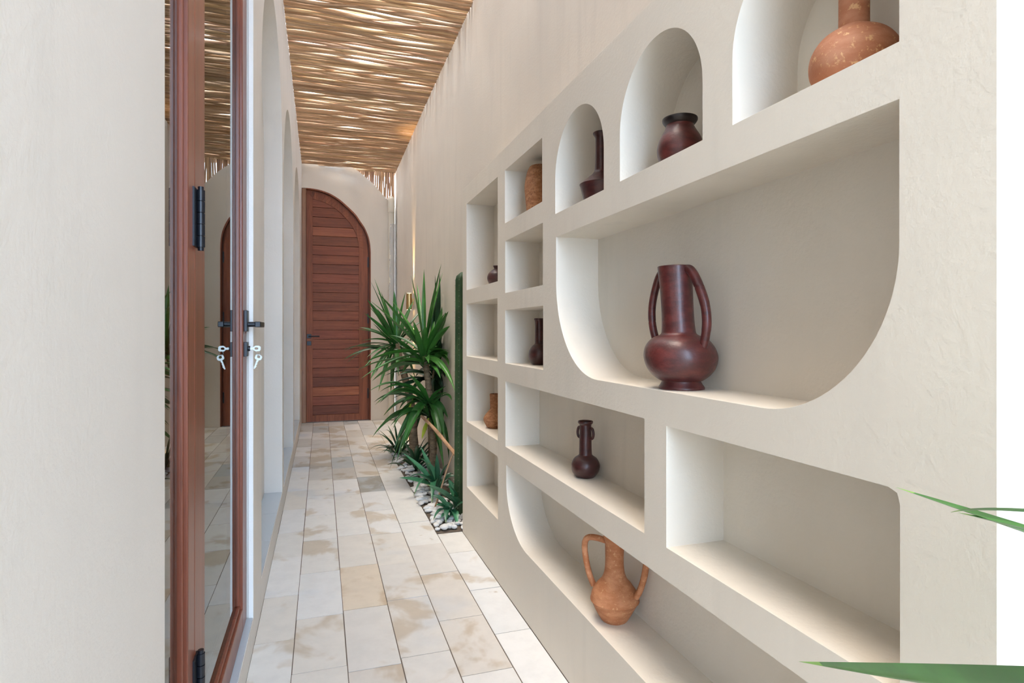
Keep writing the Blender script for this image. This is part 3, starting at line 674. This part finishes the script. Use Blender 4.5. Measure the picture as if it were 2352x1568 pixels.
for k in range(7):
    a = 2*math.pi*(k+0.5)/7
    for i in range(44):
        t = (i+0.5)/44*0.97; z = 1.40*t; r = 0.0465*(1-0.06*t); c0 = Vector((0.012*t+r*math.cos(a), r*math.sin(a)+0.03*t, z))
        for q in range(3):
            d = Vector((math.cos(a)+random.uniform(-.7, .7), math.sin(a)+random.uniform(-.7, .7), random.uniform(-.6, .6))).normalized()
            f.tube([c0, c0+d*0.006], [0.0007, 0.0002], 3)
f.build('spines', simple('spine', (0.42, 0.40, 0.30), 0.6), p, smooth=False)

# low strap-leaved plants
def low(u, v, y, tips, label, mat, w, extra, elen, bt=(1, 1, 1)):
    b = Vector((y*math.tan(math.atan((1350*math.sin(YAW)+(u-1176)*math.cos(YAW))/(1350*math.cos(YAW)-(u-1176)*math.sin(YAW)))), y, FZ+0.012)); b.x = min(b.x, 0.80)
    q = thing('agave' if mat != LFD else 'grass_clump', label, 'plant', b)
    foliage(b, b+Vector((0, 0, 0.03)), tips, 'foliage', mat, q, w=w, base_t=bt, droop=0.45, extra=extra, elen=elen, spread=(0.15, 1.2))
low(1004, 1120, 3.75, [(925, 1040, 3.9, .05), (966, 1025, 3.9, .035), (1003, 1042, 3.7, .035), (984, 1062, 3.8, .07), (917, 1097, 3.7, .05), (960, 1090, 3.5, .05), (992, 1158, 3.45, .05), (950, 1140, 3.5, .04)],
    'low blue-green strap-leaved agave in the middle of the pebbles', LFB, 0.045, 8, 0.22)
low(1056, 1172, 3.30, [(980, 1112, 3.4, .05), (990, 1120, 3.3, .06), (1047, 1074, 3.3, .04), (1030, 1100, 3.4, .05), (1035, 1140, 3.2, .05)],
    'low agave with long leaves at the foot of the cactus', LFB, 0.04, 6, 0.2, (0.85, 0.95, 0.9))
low(1035, 1178, 3.22, [(995, 1195, 3.15, .05), (1024, 1202, 3.08, .045), (1050, 1208, 3.1, .05), (1000, 1160, 3.2, .05)],
    'small drooping agave nearest the front of the planting bed', LFB, 0.04, 4, 0.15)
low(915, 1025, 5.0, [(868, 985, 5.1, .02), (876, 998, 5.0, .02), (884, 1022, 4.9, .02), (885, 1005, 5.0, .02), (890, 975, 5.2, .02), (930, 975, 5.0, .02)],
    'dark clump of arching grassy leaves at the bed edge nearest the arched door', LFD, 0.022, 34, 0.26, (1.1, 1.1, 1.1))
low(955, 1050, 4.45, [(925, 1010, 4.5, .03)], 'dark grassy clump at the foot of the yuccas', LFD, 0.03, 26, 0.24)

def stk(name, label, a, b, r, r2):
    a = Vector(a); b = Vector(b); f = MB()
    f.tube(spline([(0, 0, 0), (b-a)*0.35+Vector((0, 0, 0.01)), (b-a)*0.7, b-a], 6), [r+(r2-r)*i/18*(1+0.15*math.sin(i)) for i in range(19)], 9)
    o = f.build(name, STB, None, loc=tuple(a)); tagp(o, label, 'stick')
stk('broken_branch', 'thick broken pale branch leaning between the yucca trunk and the cactus', at(968, 955, 4.0), at(1064, 1062, 3.46), 0.010, 0.014)
stk('thin_stick', 'thin pale stick slanting down among the low leaves', at(1040, 1042, 3.36), at(998, 1168, 3.42), 0.004, 0.006)

# plant at the near right corner, its leaf tips reaching into the view
base = Vector((0.62, -0.12, FZ)); cr = Vector((0.43, 0.03, -0.13))
p = thing('yucca', 'bright green leaf tips of a yucca at the near right edge', 'plant', base)
MB().tube(spline([(0, 0, 0), (0.0, 0.0, 0.4), (-0.05, 0.05, 0.7), cr-base], 8), [0.03-0.0004*i for i in range(25)], 12).build('trunk', BRK, p, angle=80)
f = MB()
def through(P0, Pm, P2, w, k=1.0, fold=0.2, roll=0.0, wide=0.35):
    P0, Pm, P2 = Vector(P0), Vector(Pm), Vector(P2); ctl = 2*Pm-0.5*P0-0.5*P2
    f.blade(P0-base, ctl-base, P2-base, w, (0.85*k, 1.15*k, 0.9*k), n=26, fold=fold, roll=roll, tipcol=(5, 3, 2.2), wide=wide)
through((0.40, 0.04, -0.135), (0.526, 0.29, -0.160), (0.652, 0.525, -0.186), 0.022)
through((0.49, 0.03, -0.14), (0.569, 0.34, -0.308), (0.618, 0.64, -0.449), 0.060, 1.0, 0.15, 0.6)
through((0.42, 0.06, -0.09), (0.4777, 0.250, -0.122), (0.56, 0.396, -0.169), 0.016, 1.2)
through((0.42, 0.05, -0.12), (0.50, 0.255, -0.147), (0.575, 0.40, -0.172), 0.020, 1.4)
for k in range(16):
    a = random.uniform(math.radians(190), math.radians(350)); el = random.uniform(-0.1, 1.0); L = random.uniform(0.3, 0.45)
    d = Vector((math.cos(a)*math.cos(el), math.sin(a)*math.cos(el), math.sin(el)))
    e2 = cr+d*L; e2.x = min(e2.x, 0.83); m2 = cr+d*L*0.5+Vector((0, 0, 0.04)); m2.x = min(m2.x, 0.83)
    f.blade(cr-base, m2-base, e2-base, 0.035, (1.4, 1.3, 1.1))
f.build('foliage', LF, p, angle=180, recalc=False)
